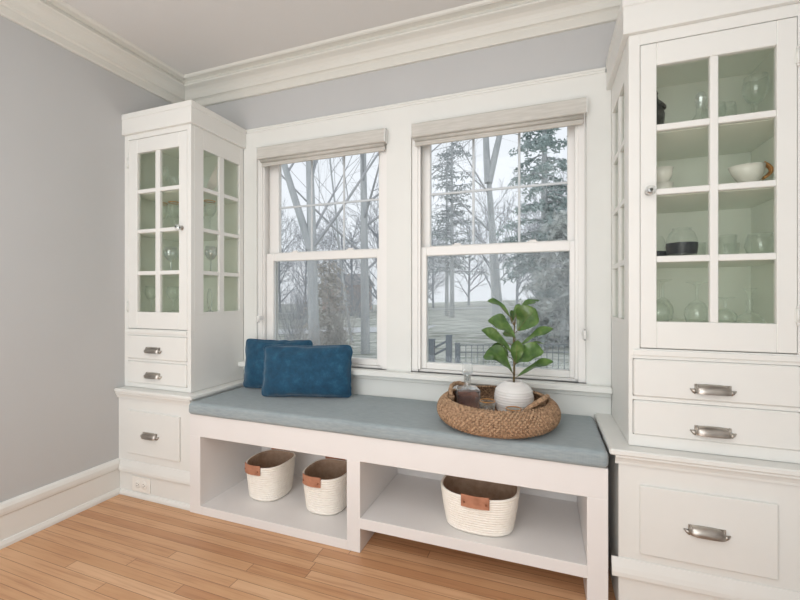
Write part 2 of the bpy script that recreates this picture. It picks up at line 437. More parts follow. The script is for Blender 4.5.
def make_blind(x0, x1, label, cord):
    t = thing('roller_blind', label, 'blind', ((x0+x1)/2, -.02, 1.76), 'roller blinds above the windows')
    z0, z1, y = 1.760, 1.824, -.042
    prof = [(-.001, z0), (-.001, z1), (y+.004, z1), (y, z1-.004), (y, z0+.004), (y+.004, z0)]
    obj('cassette', MB().prism(prof, 'x', x0+.004, x1-.004), M['blind'], t)
    for xa, xb in ((x0, x0+.0038), (x1-.0038, x1)):
        obj('end_cap', MB().box(xa, xb, y-.002, -.001, z0-.001, z1+.001, .001), M['chain'], t)
    r = MB().tube([(x0+.012, -.016, z0-.004), (x1-.012, -.016, z0-.004)], .0105, 14)
    r.box(x0+.012, x1-.012, -.012, -.008, z0-.026, z0-.004, .001); r.box(x0+.012, x1-.012, -.015, -.005, z0-.034, z0-.024, .003)
    obj('rolled_shade', r, M['hem'], t)
    if cord:
        sx = x1-.010 if cord > 0 else x0+.012; zt, zb = z0+.005, (.862 if cord > 0 else .895)
        cm = MB()
        for dy in (-.036, -.022):
            n = 150
            cm.tube([(sx, dy, zt-(zt-zb)*i/n) for i in range(n+1)], [.0017 if i % 2 else .0008 for i in range(n+1)], 5)
        ch = obj('bead_chain', cm, M['chain'], t)
        k = MB().box(sx-.008, sx+.008, -.040, -.001, zb-.018, zb+.004, .003)
        k.tube([(sx, -.0405, zb+.016), (sx, -.0405, zb-.03)], .0065, 10)
        kk = obj('chain_tensioner', k, M['chain'], t)
        for zz in (.012, -.03): obj('screw_cover', MB().tube([(sx, -.0475, zb+zz), (sx, -.0455, zb+zz)], .004, 10), M['clip'], kk)
    return t
make_blind(.578, 1.338, 'pale woven roller blind rolled up above the window behind the teal pillows', -1)
make_blind(1.470, 2.228, 'pale woven roller blind rolled up above the window behind the potted plant', 1)

# ------------------------------------------------------------------ cup pulls, knobs, hinges
def cup_pull(parent, xc, z, yf, w, h=.024, d=.02, name='cup_pull'):
    """a half-dome bin pull on the face y = yf with a small pointed tab at each end"""
    b = MB(); hw = w*.40
    def fn(u, v):
        x = -1+2*u; e = (1-abs(x)**4)**.5 if abs(x) < 1 else 0
        e = .30+.70*e; a = v*PI*.56
        return (xc+x*hw, yf-.001-d*e*math.sin(a), z-h*.5+h*e*math.cos(a)*1.0)
    b.sheet(fn, 20, 8)
    def fi(u, v):
        p = fn(u, v); return (xc+(p[0]-xc)*.97, yf+(p[1]-yf)*.86, z-h*.5+(p[2]-z+h*.5)*.86)
    b.sheet(fi, 20, 8)
    for sgn in (-1, 1):
        pts = [(xc+sgn*(hw+.001-.004), yf-.003, z-h*.5), (xc+sgn*(hw+.004), yf-.004, z-h*.36), (xc+sgn*w*.5, yf-.002, z-h*.18)]
        b.tube(pts, [.0075*w/.117+.001, .006*w/.117, .0016], 8)
        b.tube([(xc+sgn*(hw-.006), yf-.0008-d*.42, z-h*.35), (xc+sgn*(hw-.006), yf-d*.40, z+h*.2), (xc+sgn*(hw-.006), yf-.001, z+h*.42)], .0022, 6)
    b.prism([(xc-hw, z-h*.55), (xc+hw, z-h*.55), (xc+hw, z+h*.45), (xc-hw, z+h*.45)], 'y', yf-.0022, yf-.0004)
    return obj(name, b, M['pewter'], parent)
def knob(parent, x, y, z):
    k = MB(); A = []
    base = MB().lathe([(0,0),(.011,0),(.0115,.003),(.007,.006),(.006,.014)], seg=16)
    R = Matrix.Translation((x, y, z)) @ Matrix.Rotation(PI/2, 4, 'X')
    for v in base.v: v[:] = (R @ v)
    o = obj('door_knob', base, M['pewter'], parent)
    b = MB().lathe([(.006,.012),(.013,.017),(.0165,.024),(.015,.031),(.009,.035),(0,.036)], seg=10, smooth=False)
    for v in b.v: v[:] = (R @ v)
    obj('crystal_ball', b, M['crystal'], o)
    c = MB().lathe([(0,.0362),(.0045,.0362),(.0045,.038),(0,.0385)], seg=10)
    for v in c.v: v[:] = (R @ v)
    obj('centre_screw', c, M['tin'], o)
def hinge(parent, x, y, z):
    b = MB().box(x-.006, x+.006, y-.003, y-.0003, z-.02, z+.02, .001)
    b.tube([(x, y-.005, z-.021), (x, y-.005, z+.021)], .0036, 8)
    for zz in (-.025, .025): b.tube([(x, y-.005, z+zz-.004), (x, y-.005, z+zz+.004)], [.0022, .0034], 8)
    obj('hinge', b, M['trimwhite'], parent)
def panel_drawer(parent, x0, x1, z0, z1, yf, th=.014, name='drawer', lip=.005):
    """overlay drawer front with a rounded edge, its face at yf"""
    d = MB().box(x0, x1, yf, yf+th, z0, z1, lip)
    return obj(name, d, M['white'], parent)

# ------------------------------------------------------------------ upper cabinets
ROWS = [(.930, 1.118), (1.138, 1.333), (1.352, 1.537), (1.557, 1.745)]
def upper_cabinet(label, xw, xc, sgn, cols, door, drawers, zb, top, cap, zf, hw, pull_x):
    """xw: x at the room wall, xc: x of the free corner, sgn: +1 when the free side looks to +x"""
    yF = -.36; lo, hi = min(xw, xc), max(xw, xc)
    t = thing('glass_front_cabinet', label, 'cabinet', ((lo+hi)/2, -.18, zb), 'glass-front cabinets at the window seat')
    # carcass: bottom section behind the drawers, corner stile, side stiles, back
    c = MB(); d0, d1 = drawers
    c.box(lo+.0005, hi-.0005, yF+.02, -.001, zb+.001, .918, .001)              # drawer body (closed)
    c.box(lo+.0005, hi-.0005, yF, yF+.02, zb+.001, .565, .001)               # face rails below and between the drawers
    c.box(d0, d1, yF, yF+.02, .677, .689, .0005); c.box(lo+.0005, hi-.0005, yF, yF+.02, .81, .842, .0005)
    c.box(lo+.0005, d0, yF, yF+.02, .565, .81, .0005); c.box(d1, hi-.0005, yF, yF+.02, .565, .81, .0005)
    c.box(d0, d1, yF-.006, yF, .821, .838, .002)                             # nosing under the door
    # face frame round the door
    c.box(lo+.0005, door[0]-.0015, yF, yF+.02, .842, zf, .001); c.box(door[1]+.0015, hi-.0005, yF, yF+.02, .842, zf, .001)
    c.box(door[0]-.0015, door[1]+.0015, yF, yF+.02, 1.819, zf, .001)
    # window-side frame
    sa, sb = (xc-.02*sgn, xc) ; s0, s1 = min(sa, sb), max(sa, sb)
    ys = [yF+.02, -.284, -.180, -.144, -.032, -.001]
    c.box(s0, s1, ys[0], ys[1], .918, zf, .001); c.box(s0, s1, ys[4], ys[5], .918, zf, .001)
    c.box(s0, s1, ys[1], ys[4], .918, ROWS[0][0], .0005); c.box(s0, s1, ys[1], ys[4], ROWS[3][1], zf, .001)
    # wall side and back
    wa, wbb = (xw, xw+.012*sgn); c.box(min(wa, wbb)+.0005, max(wa, wbb)-.0005, yF+.02, -.001, .918, zf, .0005)
    c.box(lo+.0125, hi-.0205, -.0135, -.001, .918, zf, .0005); c.box(lo+.0125, hi-.0205, yF+.02, -.0135, 1.83, zf, .0005)
    obj('carcass', c, M['white'], t)
    # side light: muntins and pane
    m = MB(); x0, x1 = s0+.002, s1-.002
    m.box(x0, x1, ys[2], ys[3], ROWS[0][0], ROWS[3][1], .002)
    for i in range(3):
        for ya, yb in ((ys[1], ys[2]), (ys[3], ys[4])): m.box(x0, x1, ya, yb, ROWS[i][1], ROWS[i+1][0], .002)
    sf = obj('side_muntin_grid', m, M['white'], t)
    pm = MB(); xm = (x0+x1)/2
    pm.box(xm-.001, xm+.001, ys[1]-.004, ys[4]+.004, ROWS[0][0]-.004, ROWS[3][1]+.004, 0); obj('side_pane', pm, M['cabpane'], sf)
    # sage lining of the inside
    L = MB(); li, ri = lo+.0205 if sgn < 0 else lo+.0125, hi-.0125 if sgn < 0 else hi-.0205
    L.box(li, ri, -.0165, -.014, .921, 1.829, 0); L.box(li, ri, yF+.021, -.0165, .9185, .922, 0); L.box(li, ri, yF+.021, -.0165, 1.826, 1.8295, 0)
    wx = (ri-.002, ri) if sgn < 0 else (li, li+.002); L.box(*wx, yF+.021, -.0165, .922, 1.826, 0)
    obj('lining', L, M['sage'], t)
    for z in (1.128, 1.342, 1.547):
        obj('shelf', MB().box(li+.0021, ri-.0021, yF+.03, -.017, z-.009, z+.009, .002), M['sage'], t)
    # door
    d = MB(); y0, y1 = yF-.001, yF+.019
    (a0, a1), (b0, b1) = cols; za, zz = .845, 1.8165
    d.box(door[0], a0, y0, y1, za, zz, .002); d.box(b1, door[1], y0, y1, za, zz, .002)
    d.box(a0, b1, y0, y1, za, ROWS[0][0], .002); d.box(a0, b1, y0, y1, ROWS[3][1], zz, .002)
    dr = obj('door', d, M['white'], t)
    g = MB(); g.box(a1, b0, y0+.002, y1, ROWS[0][0], ROWS[3][1], .002)
    for i in range(3):
        for xa, xb in ((a0, a1), (b0, b1)): g.box(xa, xb, y0+.002, y1, ROWS[i][1], ROWS[i+1][0], .002)
    obj('muntin_grid', g, M['white'], dr)
    obj('door_pane', MB().box(a0-.004, b1+.004, y0+.011, y0+.013, ROWS[0][0]-.004, ROWS[3][1]+.004, 0), M['cabpane'], dr)
    kx = (b1+door[1])/2-.004 if sgn > 0 else (door[0]+a0)/2
    knob(dr, kx, y0, 1.343)
    hx = door[0]+.001 if sgn > 0 else door[1]-.001
    for hz in (.955, 1.70): hinge(dr, hx, y0, hz)
    # drawers
    for z0, z1, pz in ((.690, .809, .742), (.566, .676, .615)):
        dd = panel_drawer(t, d0+.0015, d1-.0015, z0, z1, yF-.007, .018)
        cup_pull(dd, pull_x, pz-(.012 if sgn < 0 else 0), yF-.007, hw)
    # frieze and cap
    f = MB(); of = .0175; fx = (lo+.0005, hi+of) if sgn > 0 else (lo-of, hi-.0005)
    f.box(fx[0], fx[1], yF-.015, -.0005, zf, top, .001)
    obj('frieze', f, M['white'], t)
    cx = (fx[0], fx[1]+.003) if sgn > 0 else (fx[0]-.003, fx[1])
    obj('cornice_cap', MB().box(cx[0], cx[1], yF-.018, -.0005, top, cap, .003), M['white'], t)
    return t
upper_cabinet('white glass-front cabinet against the plain grey wall, at the pillow end of the bench', .0, .456, 1, ((.093,.218),(.249,.378)), (.029,.430), (.024,.432), .541, 1.922, 1.951, 1.845, .122, .214)
upper_cabinet('white glass-front cabinet with stemware at the tray end of the bench', 2.79, 2.32, -1, ((2.399,2.540),(2.562,2.702)), (2.354,2.749), (2.332,2.756), .527, 1.942, 1.975, 1.855, .117, 2.544)

# ------------------------------------------------------------------ counters and base cabinets
def counter(label, lo, hi, z1, mx):
    t = thing('worktop', label, 'worktop', ((lo+hi)/2, -.2, z1-.02))
    obj('slab', MB().box(lo, hi, -.415, -.001, z1-.019, z1-.0003, .004), M['white'], t)
    z = z1-.0193
    prof = [(-.392, z), (-.409, z), (-.409, z-.006), (-.404, z-.013), (-.400, z-.022), (-.3985, z-.030), (-.392, z-.030)]
    obj('cove_moulding', MB().prism(prof, 'x', *mx), M['white'], t)
    return t
counter('white worktop of the cabinet beside the grey wall', .0005, .514, .541, (.0005, .500))
counter('white worktop beside the seagrass tray, over the paneled deep drawer', 2.258, 2.7895, .527, (2.276, 2.7895))
def base_cabinet(label, lo, hi, ztop, pan, pull, free, hw):
    yF = -.3915
    t = thing('base_cabinet', label, 'cabinet', ((lo+hi)/2, -.2, 0))
    obj('carcass', MB().box(lo+.0005, hi-.0005, yF, -.001, .001, ztop-.0195, .001), M['white'], t)
    x0, x1, z0, z1 = pan
    d = panel_drawer(t, x0, x1, z0, z1, yF-.010, .010, 'deep_drawer', .009)
    cup_pull(d, pull[0], pull[1], yF-.010, hw)
    prof = [(yF-.0005, .121), (yF-.013, .121), (yF-.014, .124), (yF-.014, .136), (yF-.011, .150), (yF-.005, .170), (yF-.003, .177), (yF-.0005, .1775)]
    e = free
    obj('base_cap', MB().prism(prof, 'x', lo-(.020 if e < 0 else -.0205), hi-(.0005 if e < 0 else -.0)), M['white'], t)
    prof = [(yF-.0005, .001), (yF-.012, .001), (yF-.012, .012), (yF-.006, .024), (yF-.0005, .026)]
    obj('shoe_moulding', MB().prism(prof, 'x', lo+(.0005 if e < 0 else .0245), hi-.0005), M['white'], t)
    return t
base_cabinet('white base cabinet with outlet, beside the grey wall', .0, .5030, .541, (.075,.426,.219,.434), (.237,.326), 1, .122)
base_cabinet('white base cabinet with one deep paneled drawer past the bench leg', 2.286, 2.79, .527, (2.345,2.688,.204,.418), (2.518,.312), -1, .117)

o = thing('wall_outlet', 'white duplex outlet on the base of the cabinet beside the grey wall', 'outlet', (.168, -.394, .067))
obj('cover_plate', MB().box(.107, .229, -.3965, -.3921, .031, .104, .002), M['plate'], o)
for x in (.146, .190):
    r = obj('receptacle', MB().lathe([(0,0),(.0185,0),(.0185,.002),(.017,.003),(0,.003)], seg=20), M['plate'], None)
    r.location = (x, -.3965, .0675); r.rotation_euler = (PI/2, 0, 0); r.parent = o; r.location = Vector(r.location) - o.location
    s = MB()
    for dz in (-.006, .006): s.box(x-.006, x+.002, -.4000, -.3994, .0675+dz-.001, .0675+dz+.001, 0)
    s.tube([(x+.008, -.3994, .0675), (x+.008, -.4000, .0675)], .0025, 8)
    so = obj('slot', s, M['dark'], None)
    so.parent = r; so.matrix_parent_inverse = (Matrix.Translation(Vector((x, -.3965, .0675))) @ Matrix.Rotation(PI/2, 4, 'X')).inverted()

# ------------------------------------------------------------------ window bench
t = thing('window_bench', 'long white bench with open cubbies under the windows', 'bench', (1.38, -.2, 0))
X0, X1, YF, YB = .5035, 2.2545, -.41, .014
f = MB()
f.box(X0, X1, YF, YB, .36, .46, .001)
f.box(X0, .566, YF, YB, .001, .36, .001)
f.box(1.3235, 1.382, YF, YB, .001, .36, .001)
f.box(2.193, X1, YF, YB, .001, .36, .001)
obj('bench_frame', f, M['bench'], t)
obj('cubby_floor', MB().box(.566, 1.3235, YF, YB, .001, .040, .001), M['bench'], t)
obj('raised_shelf', MB().box(1.382, 2.193, YF, YB, .096, .138, .001), M['bench'], t)
obj('back_panel', MB().box(.566, 2.193, YB, YB+.003, .001, .36, 0), M['bench'], t)

def cush(P):
    P = Vector(P)
    n = noise.noise(Vector((P.x*3, P.y*5, 1.3)))*.0022 + noise.noise(Vector((P.x*9, P.y*14, 4.0)))*.0008
    if P.z > .5: P.z += n - .002*abs(math.sin(P.x*2.2))
    if P.y < -.40: P.y += noise.noise(Vector((P.x*6, 0, P.z*20)))*.003
    return P
c = MB().rbox((.5038, -.425, .4605), (2.2555, -.004, .5185), .018, (90, 20, 3), cush)
o = tag(obj('bench_cushion', c, M['cushion']), 'long blue-grey linen seat cushion on the white bench', 'cushion')

# ------------------------------------------------------------------ pillows
def pillow(label, c0, ang, w, h, T, lean, seed):
    """c0: middle of the bottom edge on the cushion; ang: heading of the width; lean: backwards tilt"""
    ux = Vector((math.cos(ang), math.sin(ang), 0)); back = Vector((-math.sin(ang), math.cos(ang), 0))
    up = (Vector((0,0,1))*math.cos(lean) + back*math.sin(lean)); nrm = ux.cross(up)   # towards the room
    mb = MB()
    def side(sg):
        def fn(u, v):
            x, y = -1+2*u, -1+2*v
            prof = max(0, (1-abs(x)**3.2)*(1-abs(y)**3.0))**.5
            kk = (abs(x)**15+abs(y)**15)**(1/15); k_ = max(abs(x), abs(y)); sc_ = k_/kk if kk > 0 else 1; x, y = x*sc_, y*sc_
            ax = 1-.035*(1-y*y)*abs(x)**3; ay = 1-.06*(1-x*x)*abs(y)**3
            wr = noise.noise(Vector((x*3+seed, y*3, sg)))*.010*prof + noise.noise(Vector((x*9+seed, y*8, sg*2)))*.004*prof
            edge = noise.noise(Vector((x*5+seed, y*5, 9)))*.004
            p = Vector(c0) + ux*(x*w/2*ax+edge) + up*(h/2 + y*h/2*ay + edge) + nrm*(sg*(T/2*prof+wr))
            if p.z < .519: p.z = .519 + (p.z-.519)*.02
            return p
        return fn
    mb.sheet(side(1), 40, 28); mb.sheet(side(-1), 40, 28)
    t = thing('pillow', label, 'pillow', c0)
    obj('pillow_cover', mb, M['velvet'], t)
    pts = []
    for i in range(140):
        a = i/140*4; k = int(a); f_ = a-k
        u, v = ((f_, 0), (1, f_), (1-f_, 1), (0, 1-f_))[k]
        pts.append(Vector(side(1)(u, v)))
    for p in pts: p.z = max(p.z, .524)
    obj('piped_edge', MB().tube(pts, .004, 6, closed=True), M['velvet'], t)
    return t
pillow('teal velvet lumbar pillow, the front one of the pair', (.975, -.165, .519),   .29, .444, .254, .11, .14, 3.1)
pillow('teal velvet lumbar pillow tucked behind the front pillow', (.735, -.075, .519), .15, .385, .262, .075, .10, 8.7)

# ------------------------------------------------------------------ rope baskets
def basket(label, cx, cy, z0, rx, ry, H, hside, hw):
    """oval coiled rope basket; handles on the two sides across y"""
    t = thing('rope_basket', label, 'basket', (cx, cy, z0), 'cotton rope baskets in the bench')
    E = 2.7
    def rim(a, k=1.0, off=0.0):
        ca, sa = math.cos(a), math.sin(a); q = (abs(ca)**E + abs(sa)**E)**(-1/E)
        return cx+(rx*k+off)*q*ca, cy+(ry*k+off)*q*sa
    mb = MB(); rows = 15; sub = 5; N = 72
    prof = [(.0, z0+.0006, -9), (.70, z0+.0006, 0), (.80, z0+.003, 0)]
    for i in range(rows*sub+1):
        v = i/(rows*sub); k = .84+.16*v**.8; prof.append((k, z0+.008+(H-.008)*v, .0032*abs(math.sin(PI*i/sub))))
    top = len(prof)
    prof += [(.985, z0+H+.002, 0), (.955, z0+H, 0)]
    for i in range(12, -1, -1):
        v = i/12; prof.append(((.84+.16*v**.8)-.05, z0+.012+(H-.012)*v, 0))
    prof.append((.0, z0+.012, -9))
    rowsI = []
    for k, z, off in prof:
        r = []
        if k == 0: r = [len(mb.v)]; mb.v.append(Vector((cx, cy, z)))
        else:
            for j in range(N):
                x, y = rim(2*PI*j/N, k, off); r.append(len(mb.v)); mb.v.append(Vector((x, y, z + (.0025*math.cos(2*2*PI*j/N) if z > z0+H*.6 else 0))))
        rowsI.append(r)
    for i in range(len(rowsI)-1):
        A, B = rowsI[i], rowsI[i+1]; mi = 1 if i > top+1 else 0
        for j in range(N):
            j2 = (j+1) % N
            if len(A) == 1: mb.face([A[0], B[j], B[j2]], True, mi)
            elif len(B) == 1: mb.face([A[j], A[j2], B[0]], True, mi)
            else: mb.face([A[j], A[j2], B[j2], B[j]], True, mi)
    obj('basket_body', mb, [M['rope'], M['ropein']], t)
    for sg in (-1, 1):
        a0 = sg*PI/2 + hside*sg; hm = MB(); zt = z0+H
        hh = hw/2/rx
        def band(off):
            def fn(u, v):
                a = a0 + (-1+2*u)*hh; x, y = rim(a, 1.0, off + .004*math.sin(PI*u)); return (x, y, zt-.034+.044*v)
            return fn
        hm.sheet(band(.0035), 14, 5, smooth=True); hm.sheet(band(.0065), 14, 5, smooth=True)
        for (va) in (0, 1):
            n0 = len(hm.v)
            for u in range(15):
                for off in (.0035, .0065): hm.v.append(Vector(band(off)(u/14, va)))
            for u in range(14): hm.face([n0+2*u, n0+2*u+1, n0+2*u+3, n0+2*u+2])
        h = obj('leather_handle', hm, M['leather'], t)
        for u in (.12, .88):
            p = Vector(band(.0066)(u, .4)); d = Vector((p.x-cx, p.y-cy, 0)).normalized()
            if sg < 0: d = Vector((0,-1,0))
            else: d = Vector((0,1,0))
            obj('rivet', MB().tube([p-d*.0015, p+d*.001, p+d*.002], [.004, .004, .002], 10), M['brass'], h)
    return t
basket('cream rope basket in the lower cubby, nearest the bench end panel', .796, -.196, .0405, .102, .110, .170, .22, .095)
basket('cream rope basket in the lower cubby, cut off by the bench divider', 1.122, -.203, .0405, .104, .110, .170, .22, .095)
basket('wide cream rope basket alone on the raised shelf', 1.829, -.278, .1385, .146, .112, .146, 0, .096)

# ------------------------------------------------------------------ seagrass tray and what is in it
TX, TY, TZ = 1.888, -.236, .5195
t = thing('seagrass_tray', 'round woven seagrass tray on the blue-grey cushion', 'tray', (TX, TY, TZ))
P = []
for i in range(16):
    v = i/15; a = -PI*.42 + v*PI*.80
    P.append((.178+.048*math.cos(a), TZ+.0515+.0455*math.sin(a)))
wv = MB(); SEG = 450
for k, (r, z) in enumerate(P):
    n0 = len(wv.v); m = 5; ph = (k % 2)*PI + rnd.random()*.6
    for j in range(SEG):
        th = 2*PI*j/SEG; b = .0056*(1+.34*math.sin(90*th+ph)); rr = r + .0016*math.sin(90*th+ph+1.3)
        for q in range(m):
            aq = 2*PI*q/m + 45*th
            R_ = rr + b*math.cos(aq); wv.v.append(Vector((TX+R_*math.cos(th), TY+R_*math.sin(th), z + b*.95*math.sin(aq))))
    for j in range(SEG):
        j2 = (j+1) % SEG
        sh = 0
        if j2 == 0: sh = 0      # 21 turns of the cross-section close on themselves
        for q in range(m): wv.face([n0+j*m+q, n0+j*m+(q+1) % m, n0+j2*m+(q+1+sh) % m, n0+j2*m+(q+sh) % m], True)
lowz = min(v.z for v in wv.v)
for v in wv.v: v.z += max(0, TZ+.0012-lowz) if v.z < TZ+.012 else 0
obj('woven_wall', wv, M['seagrass'], t)
obj('tray_floor', MB().lathe([(0,TZ+.002),(.186,TZ+.002),(.190,TZ+.006),(.186,TZ+.011),(0,TZ+.011)], (TX, TY), 64), M['seagrassbase'], t)
for a0 in (-.32, -.32+PI):
    h = MB(); pts = []; rr = []
    for i in range(19):
        u = i/18; a = a0 + (u-.5)*1.05; up_ = .034*math.sin(PI*u)**.7
        pts.append((TX+(.176+.012*math.sin(PI*u))*math.cos(a), TY+(.176+.012*math.sin(PI*u))*math.sin(a), TZ+.090+up_)); rr.append(.0088+.0012*math.sin(u*40))
    h.tube(pts, rr, 10)
    for u in (0, 18):
        h.tube([Vector(pts[u])+Vector((0,0,-.012)), Vector(pts[u])+Vector((0,0,.006))], .0125, 10)
    obj('tray_handle', h, M['seagrass'], t)
FZ = TZ+.0115
# decanter
dx, dy = 1.762, -.175
t = thing('decanter', 'square glass decanter with cube stopper and rose liquor in the tray', 'decanter', (dx, dy, FZ))
R = Matrix.Translation((dx, dy, 0)) @ Matrix.Rotation(.35, 4, 'Z')
b = MB().rbox((-.046,-.046,FZ+.0003), (.046,.046,FZ+.100), .008, (4,4,4))
b.lathe([(.030,FZ+.0995),(.018,FZ+.106),(.0145,FZ+.112),(.0145,FZ+.150),(.019,FZ+.152),(.019,FZ+.157),(.012,FZ+.157)], seg=20)
for v in b.v: v[:] = R @ v
obj('bottle', b, M['thick'], t)
b = MB().rbox((-.040,-.040,FZ+.006), (.040,.040,FZ+.078), .005, (2,2,2))
for v in b.v: v[:] = R @ v
obj('liquor', b, M['liquor'], t)
b = MB().rbox((-.020,-.020,FZ+.1595), (.020,.020,FZ+.200), .004, (2,2,2)); b.tube([(0,0,FZ+.130),(0,0,FZ+.150),(0,0,FZ+.1585)], [.0095,.0112,.0112], 12)
for v in b.v: v[:] = R @ v
obj('stopper', b, M['thick'], t)
# tumblers
def tumbler(name, label, x, y, z, r, h, cat='glass', mat='ware', rim_=None, group=None, taper=.88, th=.0022):
    t = thing(name, label, cat, (x, y, z), group)
    obj('glass_wall', MB().lathe([(0,z+.0003),(r*taper*.96,z+.0003),(r*taper,z+.003),(r,z+h),(r-th,z+h),(r*taper-th,z+.008),(0,z+.008)], (x, y), 28), M[mat], t)
    if rim_:
        obj('gilt_rim', MB().tube([(x+(r-.001)*math.cos(2*PI*i/36), y+(r-.001)*math.sin(2*PI*i/36), z+h+.0012) for i in range(36)], .0019, 6, closed=True), M[rim_], t)
    return t
tumbler('tumbler', 'gold-rimmed glass tumbler in the tray between decanter and plant pot', 1.852, -.235, FZ, .030, .066, rim_='gold')
tumbler('tumbler', 'gold-rimmed glass tumbler in the tray before the white plant pot', 1.955, -.283, FZ, .029, .058, rim_='gold')

# potted fiddle-leaf
VX, VY = 1.947, -.165
t = thing('potted_plant', 'small fiddle-leaf plant in a ribbed white pot, standing in the tray', 'plant', (VX, VY, FZ))
prof = [(0,FZ+.0004),(.050,FZ+.0004),(.056,FZ+.004)]
key = [(0,.056),(.18,.068),(.4,.0765),(.58,.0765),(.75,.0725),(.88,.0625),(.96,.046),(1,.0345)]
for i in range(61):
    v = i/60
    for (a, ra), (b_, rb) in zip(key, key[1:]):
        if a <= v <= b_: u = (v-a)/(b_-a); u = u*u*(3-2*u)*.5+u*.5; r = ra+(rb-ra)*u; break
    prof.append((r+.0009*math.cos(v*2*PI*13), FZ+.005+.129*v))
prof += [(.0345,FZ+.138),(.031,FZ+.139),(.029,FZ+.134),(.035,FZ+.122),(.0,FZ+.120)]
obj('pot', MB().lathe(prof, (VX, VY), 48), M['vase'], t)
obj('soil', MB().lathe([(0,FZ+.127),(.015,FZ+.1285),(.0305,FZ+.126),(.030,FZ+.1215),(0,FZ+.1212)], (VX, VY), 24), M['soil'], t)
# camera axes only to sketch leaf positions seen in the plant's own upright plane
CAM = Vector((2.0649, -1.8334, 1.0113)); FPX, YAW, YH = 399.86, .3477, 295.93
def leafpt(zx, zy, y):
    """point of the plant's upright plane (x, z) measured on the photo, at depth y"""
    u, v = 480+zx/6.0, 290+zy/6.0
    a, b = (u-400)/FPX, (YH-v)/FPX; c, s = math.cos(YAW), math.sin(YAW)
    d = Vector((c*a-s, s*a+c, b)); k = (y-CAM.y)/d.y
    return CAM + d*k
stem = MB(); foliage = MB()
S0 = Vector((VX, VY, FZ+.124)); S1 = leafpt(202, 330, VY); S2 = leafpt(208, 215, VY)
stem.tube([S0, S0.lerp(S1, .4)+Vector((.002,0,0)), S1, S1.lerp(S2, .5)+Vector((-.002,.002,0)), S2], [.0042,.004,.0036,.003,.002], 8)
def leaf(b, tp, w, yb, yt, hint, sag=.1, fold=.34, wav=.2):
    B, T_ = leafpt(*b, VY+yb), leafpt(*tp, VY+yt); D = T_-B; L = D.length; n = Vector(hint).normalized()
    n = (n - D.normalized()*n.dot(D.normalized())).normalized(); side = D.normalized().cross(n)
    up = Vector((0,0,1))
    def mid(tt): return B + D*tt + up*(sag*L*4*tt*(1-tt))
    W_ = w/6.0*(1.66/FPX)*.74
    ph = rnd.random()*6
    def fn(u, v):
        x = -1+2*v; tt = u
        prof = (math.sin(PI*min(1, tt**1.25))**.62)*(.62+.38*tt) if 0 < tt < 1 else 0
        q = abs(x)
        p = mid(tt) + side*(x*W_*prof) + n*(fold*W_*prof*q*q + wav*W_*math.sin(tt*9+ph+(2 if x > 0 else 0))*q*prof)
        return p
    foliage.sheet(fn, 16, 8)
    # petiole down to the stem
    z = B.z-.012; k = min(1, max(0, (z-S0.z)/(S2.z-S0.z))); A = S0.lerp(S2, k)
    pet = [A, A.lerp(B, .6)+Vector((0,0,.002)), B, mid(.5)-n*.0006, mid(.96)]
    stem.tube(pet, [.0018,.0016,.0015,.0009,.0003], 6)
front = (-.15, -1, .25)
LV = [((185,168),(42,66),46, 0,-.03,(.35,-.5,.8),.16), ((205,175),(236,84),30, .01,.05,(.1,-.3,1),.05),
      ((222,130),(362,66),48, .02,.06,(-.2,-.5,.9),.1), ((226,246),(335,112),112, -.01,-.05,(-.1,-1,.35),.05),
      ((216,296),(46,184),78, -.01,-.05,(.2,-.8,.7),.17), ((196,282),(142,250),34, .02,.05,(.1,-.8,.3),.0),
      ((192,380),(8,240),58, -.005,-.06,(.6,-.7,.5),.10), ((240,335),(442,232),54, 0,-.03,(-.4,-.6,.8),.06),
      ((246,342),(386,324),28, .02,.06,(-.2,-.3,1),.08), ((150,312),(76,372),46, .03,.05,(.1,-1,.2),.05),
      ((198,500),(18,402),96, -.01,-.07,(.25,-.75,.75),.26), ((212,446),(384,372),100, -.01,-.06,(-.3,-.75,.6),.14),
      ((224,520),(442,430),52, -.005,-.05,(-.5,-.5,.8),.06), ((214,440),(226,300),58, -.02,-.06,(.2,-1,.1),.0),
      ((188,196),(196,120),34, .02,.05,(.5,-.6,.3),.0), ((170,400),(120,352),44, .02,.06,(.1,-.9,.3),.05)]
for b_, tp_, w_, yb, yt, hn, sg in LV: leaf(b_, tp_, w_, yb, yt, hn, sg)
obj('foliage', foliage, M['leaf'], t, recalc=False)
obj('stem', stem, M['stem'], t)

# ------------------------------------------------------------------ glassware in the cabinets
SH = {1: .922+.0004, 2: 1.137+.0004, 3: 1.351+.0004, 4: 1.556+.0004}
def goblet(name, label, x, y, z, h, r, cat='glass', group=None, rim_=None, bowl=.55, flip=False, mat='ware', parts=True):
    t = thing(name, label, cat, (x, y, z), group); hb = h*(1-bowl)
    foot = [(0,.0003),(r*.85,.0003),(r*.85,.002),(r*.3,.006),(.004,.012),(.0035,hb*.55),(.0045,hb)]
    bw = [(.0045,hb),(r*.55,hb+h*bowl*.12),(r*.95,hb+h*bowl*.42),(r,hb+h*bowl*.62),(r*.86,h),(r*.86-.0015,h),(r-.002,hb+h*bowl*.62),(r*.9,hb+h*bowl*.4),(r*.5,hb+h*bowl*.15),(0,hb+h*bowl*.1)]
    def Z(p): return [(a, z+(h+.0006-b if flip else b)) for a, b in p]
    obj('foot', MB().lathe(Z(foot), (x, y), 24), M[mat], t); obj('bowl', MB().lathe(Z(bw), (x, y), 24), M[mat], t)
    if rim_: obj('gilt_rim', MB().tube([(x+r*.86*math.cos(2*PI*i/30), y+r*.86*math.sin(2*PI*i/30), z+h) for i in range(30)], .0022, 6, closed=True), M[rim_], t)
    return t
